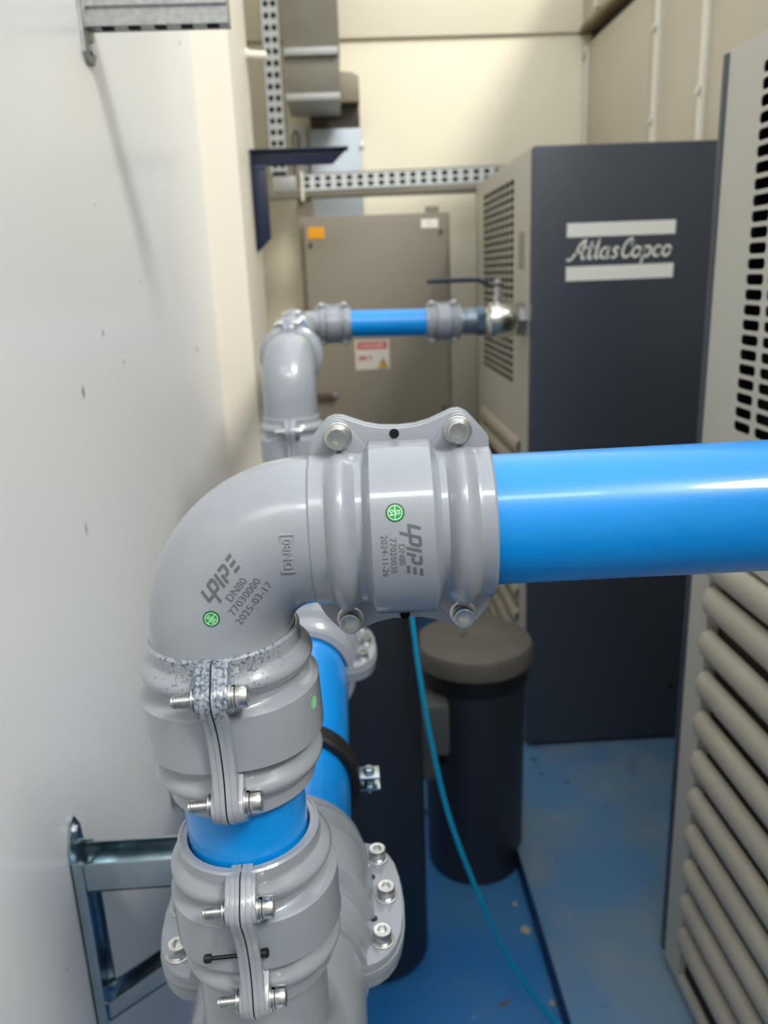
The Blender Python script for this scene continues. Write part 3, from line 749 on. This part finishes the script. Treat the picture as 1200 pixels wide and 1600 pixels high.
# machine with the logo
K1 = thing('air_compressor', 'dark-fronted compressor cabinet with white striped logo and perforated beige side', 'machine', (0.74, 2.7, PZ))
MB().box((0.545, 2.28, PZ+0.02), (1.03, 3.10, 1.68)).build('inner_frame', DARKIN, K1)
side_panel(K1, 0.508, 2.262, 3.15, PZ+0.015, 1.702, (2.475, 1.065, 8, 26, 0.066, 0.0226, 0.057, 0.0175),
           (2.36, 3.03, 0.05, 0.905, [0.823-0.0815*i for i in range(10)]+[0.887], 0.054), BEIGE)
fp = MB().box((0.507, 2.23, PZ+0.012), (1.04, 2.262, 1.7025), 0.008).build('front_panel', SLATE, K1)
MB().box((0.512, 2.262, 1.690), (1.04, 3.15, 1.7025), 0.004).build('top_panel', BEIGE, K1)
MB().box((0.525, 2.25, PZ), (1.03, 3.13, PZ+0.016)).build('base_frame', BLACKS, K1)
MB().box((0.508, 3.15, PZ), (1.04, 3.17, 1.70), 0.004).build('rear_panel', SLATE, K1)
for (zz0, zz1) in ((1.476, 1.511), (1.365, 1.402)):
    MB().box((0.598, 2.2285, zz0), (0.888, 2.2300, zz1)).build('logo_bar', WHITEP, fp)
# script wordmark
def arc(cx, cy, rx, ry, a0, a1, n=10): return [(cx+rx*math.cos(math.radians(a0+(a1-a0)*i/n)), cy+ry*math.sin(math.radians(a0+(a1-a0)*i/n))) for i in range(n+1)]
G = {
 'A': ([[(-.55, .0), (-.38, -.12), (-.15, .02), (.1, .45), (.42, 1.35), (.62, 1.62), (.82, 1.7), (.80, .35), (.86, .06), (1.0, 0), (1.12, .12)], [(.18, .62), (.82, .62)]], 1.12),
 't': ([[(.30, 1.55), (.24, .35), (.32, .04), (.5, .02), (.62, .2)], [(-.14, 1.06), (.62, 1.06)]], .62),
 'l': ([[(.24, 1.72), (.22, .3), (.30, .03), (.46, .04), (.56, .2)]], .52),
 'a': ([arc(.42, .5, .34, .47, 40, 320, 12), [(.76, 1.0), (.74, .25), (.82, .03), (.98, .12)]], 1.0),
 's': ([[(.66, .84), (.48, 1.0), (.24, .92), (.22, .68), (.52, .46), (.58, .18), (.38, .0), (.06, .12)]], .80),
 'C': ([[(1.02, 1.25), (1.0, 1.6), (.72, 1.74), (.38, 1.5), (.18, .95), (.2, .35), (.45, .03), (.78, .08), (1.02, .35)], [(1.0, 1.6), (.80, 1.2)]], 1.0),
 'o': ([arc(.44, .5, .36, .47, 0, 360, 14)], .92),
 'p': ([[(.12, .95), (.2, .6), (.16, -.6)], arc(.48, .5, .34, .47, -160, 170, 12)], .95),
 'c': ([arc(.46, .5, .36, .47, 45, 320, 12)], .84)}
geos = []; cx = 0
for ch in 'Atlas Copco':
    if ch == ' ': cx += 0.06; continue
    ls, adv = G[ch]; geos.append(strokes2d([[(x+cx, y) for x, y in L] for L in ls], 0.215, 0.22)); cx += adv+0.07
sc = 0.285/(cx+0.75)
print_mesh('logo_lettering', geos, lambda u, v: Vector((0.606+(u+0.35)*sc, 2.2293, 1.4205+v*sc*0.98)), WHITEP, fp, None, False)
for (x, z) in ((0.96, 0.14),): MB().cyl((x, 2.2305, z), (0, -1, 0), 0.008, 0.003, 12).build('panel_lock', BLACKS, fp)
MB().box((0.5065, 2.33, 1.40), (0.508, 2.40, 1.50)).build('rating_plate', mat('rating_plate_grey', (150, 146, 134), 0.5), K1)

# louvred machine at the right
K2 = thing('air_dryer', 'beige louvred machine at the right edge with black slots above round slats', 'machine', (0.85, 0.88, PZ))
MB().box((0.675, 0.40, PZ+0.03), (1.04, 1.36, 1.66)).build('inner_frame', DARKIN, K2)
sp2 = side_panel(K2, 0.622, 0.35, 1.385, PZ+0.018, 1.715, (0.408, 1.135, 13, 24, 0.067, 0.0226, 0.054, 0.0160),
                 (0.42, 1.312, -0.006, 0.930, [0.823-0.0815*i for i in range(10)]+[0.893], 0.056), BEIGE)
MB().box((0.6185, 1.3855, PZ+0.03), (1.04, 1.402, 1.712), 0.002).build('end_panel', SLATE, K2)
MB().box((0.626, 0.36, 1.700), (1.04, 1.385, 1.7155), 0.004).build('top_panel', BEIGE, K2)
MB().box((0.622, 0.335, PZ+0.03), (1.04, 0.35, 1.715), 0.004).build('near_end_panel', SLATE, K2)
MB().box((0.630, 0.36, PZ), (1.03, 1.39, PZ+0.019)).build('base_frame', BLACKS, K2)
MB().lathe([(0, 0.041), (0, 0.058), (0.010, 0.058), (0.012, 0.055), (0.012, 0.041)], (0.622, RY-0.0305, PZX+0.0100), (-1, 0, 0), 36).build('pipe_collar', STEEL, K2)

# ------------------------------------------------------------------ electrical cabinet
EB_ = thing('electrical_cabinet', 'taupe grey electrical cabinet with orange label and danger sign on its door', 'cabinet', (0.13, 3.25, FZ))
MB().box((-0.145, 3.142, 0.25), (0.408, 3.40, 1.612), 0.006).build('body', EBOX, EB_)
dr = MB().box((-0.128, 3.122, 0.27), (0.394, 3.140, 1.592), 0.004).build('door', EBOX, EB_)
for x in (-0.10, 0.36):
    MB().box((x-0.02, 3.16, FZ), (x+0.02, 3.38, 0.252), 0.003).build('leg', EBOX, EB_)
MB().box((-0.112, 3.1205, 1.535), (-0.053, 3.1222, 1.575)).build('orange_label', ORANGE, dr)
MB().box((0.300, 3.1205, 1.558), (0.362, 3.1222, 1.588)).build('white_label', WHITEP, dr)
for (x, z) in ((0.372, 1.545), (-0.105, 1.515), (0.372, 0.9)): MB().cyl((x, 3.122, z), (0, -1, 0), 0.008, 0.006, 12, 0.001).build('door_lock', mat('dull_lock', (92, 88, 78), 0.4, 0.5), dr)
MB().box((0.32, 3.15, 1.608), (0.37, 3.17, 1.635), 0.004).build('lifting_lug', EBOX, EB_)
hd = MB(); hd.cyl((-0.05, 3.122, 0.966), (0, -1, 0), 0.012, 0.02, 14, 0.002); hd.box((-0.118, 3.100, 0.954), (-0.036, 3.112, 0.978), 0.004)
hd.build('handle', mat('handle_brown_metal', (112, 92, 84), 0.35, 0.4), dr)
MB().cyl((-0.045, 3.10, 0.966), (0, -1, 0), 0.010, 0.006, 14, 0.002).build('key_barrel', STEEL, dr)
sg_ = MB().box((0.038, 3.1205, 1.056), (0.168, 3.1222, 1.166)).build('danger_sign', mat('sign_white', (208, 203, 192), 0.5), dr)
MB().box((0.047, 3.1199, 1.132), (0.159, 3.1206, 1.160)).build('red_band', RED, sg_)
pf = lambda x0_, z0_: (lambda u, v: Vector((x0_+u, 3.1196, z0_+v)))
print_mesh('sign_lettering', [text2d('DANGER', 0.0235, offset=0.0006, align='CENTER')], pf(0.103, 1.1375), mat('sign_letter_pale', (226, 190, 182), 0.5), sg_, None, False)
print_mesh('sign_lettering', [text2d('380 V', 0.0230, offset=0.0005)], pf(0.048, 1.092), RED, sg_, None, False)
print_mesh('warning_triangle', [([(0, 0), (0.034, 0), (0.017, 0.034)], [(0, 1, 2)])], pf(0.126, 1.062), YEL, sg_, None, False)
print_mesh('warning_triangle_bolt', [strokes2d([[(0.0165, 0.024), (0.014, 0.014), (0.020, 0.013), (0.017, 0.004)]], 0.0036, 0, False), strokes2d([[(0, 0), (0.034, 0), (0.017, 0.034), (0, 0)]], 0.003, 0, False)], lambda u, v: Vector((0.126+u, 3.1192, 1.062+v)), BLACKS, sg_, None, False)
print_mesh('label_print', [text2d('1-1', 0.014)], pf(0.320, 1.568), BLACKS, dr, None, False)

# ------------------------------------------------------------------ cable trays, ducts, small wall things
def tray(label, a, b, wdir, wdt, pitch, loc):
    """perforated tray seen from the front (-y): two rows of slots, folded lips"""
    a, b = Vector(a), Vector(b); d = b-a; L = d.length; d.normalize(); wv = Vector(wdir)
    t = thing('cable_tray', label, 'cable tray', loc, 'perforated cable trays on the back wall')
    fn = lambda u, v, h: a+d*u+wv*v+Vector((0, h, 0))
    m = MB(); nu = int(L/pitch); m_ = (L-nu*pitch)/2
    perforated(m, fn, m_, -wdt*0.42, nu, 2, pitch, wdt*0.42, pitch*0.55, wdt*0.30, 0.0015)
    sheet(m, fn, 0, L, -wdt/2, -wdt*.42); sheet(m, fn, 0, L, wdt*.42, wdt/2)
    m.build('tray_sheet', mat('tray_zinc', (206, 212, 212), 0.4, 0.3, var=0.05, vscale=20), t, angle=0)
    lp = MB()
    for sgn in (-1, 1):
        p = [fn(0, sgn*wdt/2, -0.002), fn(L, sgn*wdt/2, -0.002), fn(L, sgn*wdt/2, 0.045), fn(0, sgn*wdt/2, 0.045)]
        q = [x+wv*sgn*0.0025 for x in p]
        lp.add(p+q, [(0, 1, 2, 3), (4, 5, 6, 7), (0, 1, 5, 4), (1, 2, 6, 5), (2, 3, 7, 6), (3, 0, 4, 7)])
    lp.build('tray_lip', GALVD, t)
    bk = MB(); p = [fn(0, -wdt/2, 0.03), fn(L, -wdt/2, 0.03), fn(L, wdt/2, 0.03), fn(0, wdt/2, 0.03)]; q = [x+Vector((0, 0.012, 0)) for x in p]
    bk.add(p+q, [(0, 1, 2, 3), (4, 5, 6, 7), (0, 1, 5, 4), (1, 2, 6, 5), (2, 3, 7, 6), (3, 0, 4, 7)])
    bk.build('cable_layer', mat('cable_grey', (96, 98, 92), 0.6), t)
    return t
tray('upright perforated cable tray beside the grey duct', (-0.222, 3.45, 1.79), (-0.216, 3.45, 2.62), (1, 0, 0), 0.066, 0.040, (-0.22, 3.45, 1.79))
tray('level perforated cable tray running right above the electrical cabinet', (-0.150, 3.45, 1.760), (0.80, 3.45, 1.770), (0, 0, 1), 0.060, 0.042, (0.3, 3.45, 1.73))
tr = thing('tray_support', 'dull steel rail carrying the level cable tray below the navy bracket', 'rail', (-0.3, 3.46, 1.70))
MB().box((-0.27, 3.442, 1.702), (0.80, 3.49, 1.7265), 0.003).build('rail', GALVD, tr)
MB().box((-0.25, 3.44, 1.728), (-0.155, 3.455, 1.785), 0.003).build('joint_plate', GALV, tr)
MB().box((-0.142, 3.43, 1.690), (-0.128, 3.45, 1.800), 0.003).build('strap', BATTEN, tr)
cb = MB()
for i in range(5): cb.tube([(-0.15+0.01*i, 3.46, 1.70), (-0.16+0.012*i, 3.45, 1.66+0.01*(i % 2)), (-0.15+0.012*i, 3.44, 1.62), (-0.14+0.01*i, 3.42, 1.60)], 0.006, 8)
tag(cb.build('cable_bundle', mat('cable_dull', (110, 100, 86), 0.6), at=(-0.14, 3.44, 1.60)), 'small bundle of dull cables dropping onto the cabinet top left corner', 'cables')
cp = thing('conduit_stub', 'short cream conduit stub between the pilaster and the upright cable tray', 'conduit', (-0.23, 2.80, 2.043))
MB().tube([(-0.27, 2.74, 2.05), (-0.19, 2.74, 2.043)], 0.013, 16).build('tube', CREAMW, cp)
MB().cyl((-0.252, 2.74, 2.048), (1, -0.0, -0.08), 0.018, 0.008, 16, 0.001).build('collar', CREAMW, cp)
# front duct with flanges
fd = thing('metal_duct', 'dull galvanised duct with two bright flanges, front of the two', 'duct', (-0.07, 3.3, 2.03))
MB().box((-0.168, 3.30, 2.195), (0.036, 3.59, 3.1), 0.004).build('upper_section', GALVD, fd)
MB().box((-0.168, 3.30, 2.045), (0.032, 3.59, 2.178), 0.004).build('lower_section', GALVD, fd)
MB().box((-0.165, 3.282, 2.170), (0.030, 3.60, 2.196), 0.003).build('flange', GALV, fd)
MB().box((-0.168, 3.282, 2.022), (0.030, 3.60, 2.046), 0.003).build('flange', GALV, fd)
rd = thing('rear_duct', 'taupe duct elbow with dark underside behind the front duct', 'duct', (0.04, 3.6, 2.0))
dm = MB().plate([(-0.10, 2.075), (0.110, 2.075), (0.110, 2.168), (0.085, 2.183), (-0.10, 2.200)], lambda u, v, h: Vector((u, 3.76-h, v)), 0, 0.15, 0.004)
dm.build('duct_box', mat('taupe_duct', (146, 138, 118), 0.5, 0.1), rd)
MB().box((-0.095, 3.66, 1.978), (0.108, 3.76, 2.078), 0.003).build('dark_throat', mat('dark_duct', (62, 56, 44), 0.6), rd)
vs_ = thing('galvanised_riser', 'pale blue-grey galvanised sheet duct rising behind the navy bracket', 'duct', (0.0, 3.68, 1.4))
MB().box((-0.103, 3.64, 0.9), (0.110, 3.76, 1.982), 0.004).build('sheet', GALVB, vs_)
MB().box((0.104, 3.634, 1.90), (0.122, 3.65, 1.925), 0.002).build('clip', STEEL, vs_)
jb = thing('junction_box', 'small cream wall box with a looped wire left of the pale duct', 'box', (-0.14, 3.76, 1.9))
MB().box((-0.182, 3.70, 1.82), (-0.112, 3.775, 2.015), 0.008).build('casing', WALLW, jb)
lw = [(-0.172+0.0, 3.685, 1.80)]+[(-0.160-0.012*math.cos(t), 3.685, 1.95+0.035*math.sin(t)) for t in [PI*i/8 for i in range(9)]]+[(-0.150, 3.685, 1.92)]
MB().tube(lw, 0.0035, 8).build('wire_loop', mat('wire_brown', (84, 66, 54), 0.5), jb)

# ------------------------------------------------------------------ oil separator columns and hose
T1 = thing('separator_column', 'tall dark grey plastic separator column behind the header coupling', 'tank', (0.006, 1.556, FZ))
MB().lathe([(0, 0), (0, 0.112), (0.012, 0.120), (1.03, 0.120), (1.03, 0)], (0.006, 1.556, FZ), (0, 0, 1), 56).build('body', TANK, T1)
MB().lathe([(0, 0.124), (0.03, 0.130), (0.07, 0.130), (0.09, 0.12), (0.092, 0)], (0.006, 1.556, FZ+1.02), (0, 0, 1), 56).build('lid', LIDM, T1)
T2 = thing('separator_bucket', 'short dark bucket-like separator with a dusty grey-brown lid', 'tank', (0.283, 1.84, FZ))
MB().lathe([(0, 0), (0, 0.118), (0.015, 0.124), (0.555, 0.128), (0.555, 0)], (0.283, 1.84, FZ), (0, 0, 1), 56).build('body', TANK, T2)
MB().lathe([(0, 0.10), (0, 0.134), (0.046, 0.137), (0.050, 0.12)], (0.283, 1.84, FZ+0.542), (0, 0, 1), 56).build('rim', RUBBER, T2)
MB().lathe([(0, 0.12), (0, 0.140), (0.006, 0.147), (0.040, 0.147), (0.052, 0.141), (0.057, 0.130), (0.057, 0.035), (0.050, 0.028), (0.048, 0)], (0.283, 1.84, FZ+0.585), (0, 0, 1), 64).build('lid', LIDM, T2)
cn = MB().box((0.10, 1.70, 0.285), (0.205, 1.79, 0.42), 0.012).box((0.115, 1.71, 0.215), (0.175, 1.78, 0.29), 0.008)
cn.build('connector_block', LIDB, T2)
hp = [(0.085, 1.52, 0.95), (0.098, 1.47, 0.83), (0.105, 1.45, 0.748), (0.113, 1.43, 0.655), (0.130, 1.41, 0.524), (0.159, 1.38, 0.367), (0.205, 1.35, 0.221), (0.265, 1.325, 0.065), (0.340, 1.30, -0.060), (0.376, 1.27, -0.098), (0.375, 1.10, -0.1065), (0.33, 0.8, -0.1065), (0.30, 0.5, -0.1065)]
def catmull(P, n=6):
    P = [Vector(p) for p in P]; out = []
    for i in range(len(P)-1):
        p0, p1, p2, p3 = P[max(i-1, 0)], P[i], P[i+1], P[min(i+2, len(P)-1)]
        for k in range(n):
            t = k/n; out.append(0.5*((2*p1)+(p2-p0)*t+(2*p0-5*p1+4*p2-p3)*t*t+(3*p1-p0-3*p2+p3)*t**3))
    return out+[P[-1]]
tag(MB().tube(catmull(hp), 0.0052, 12).build('air_hose', HOSE, at=(0.33, 0.8, FZ)), 'thin cyan air hose hanging in front of the bucket and down to the floor', 'hose')

# ------------------------------------------------------------------ debris on the floor
def chip(x, y, z, r, label, seed):
    random.seed(seed); bm = bmesh.new(); bmesh.ops.create_icosphere(bm, subdivisions=2, radius=r)
    for v in bm.verts: v.co *= random.uniform(0.35, 1.1); v.co.x *= 0.8; v.co.z = max(v.co.z*0.5, -0.12*r)
    m = MB(); bm.verts.index_update(); m.add([v.co+Vector((x, y, z+0.12*r)) for v in bm.verts], [[v.index for v in f.verts] for f in bm.faces]); bm.free()
    tag(m.build('debris_clump', DEBRIS, at=(x, y, z)), label, 'debris')
chip(0.360, 1.561, FZ, 0.016, 'larger pale crumbly debris clump against the plinth edge', 3)
chip(0.352, 1.650, FZ, 0.010, 'brownish debris crumb by plinth edge behind the larger clump', 4)
chip(0.385-0.012, 1.360, FZ, 0.009, 'pale crumb at the plinth edge near the frame bottom', 5)
chip(0.515, 1.876, PZ, 0.006, 'small white fleck on the grey-blue plinth in front of the logo machine', 6)
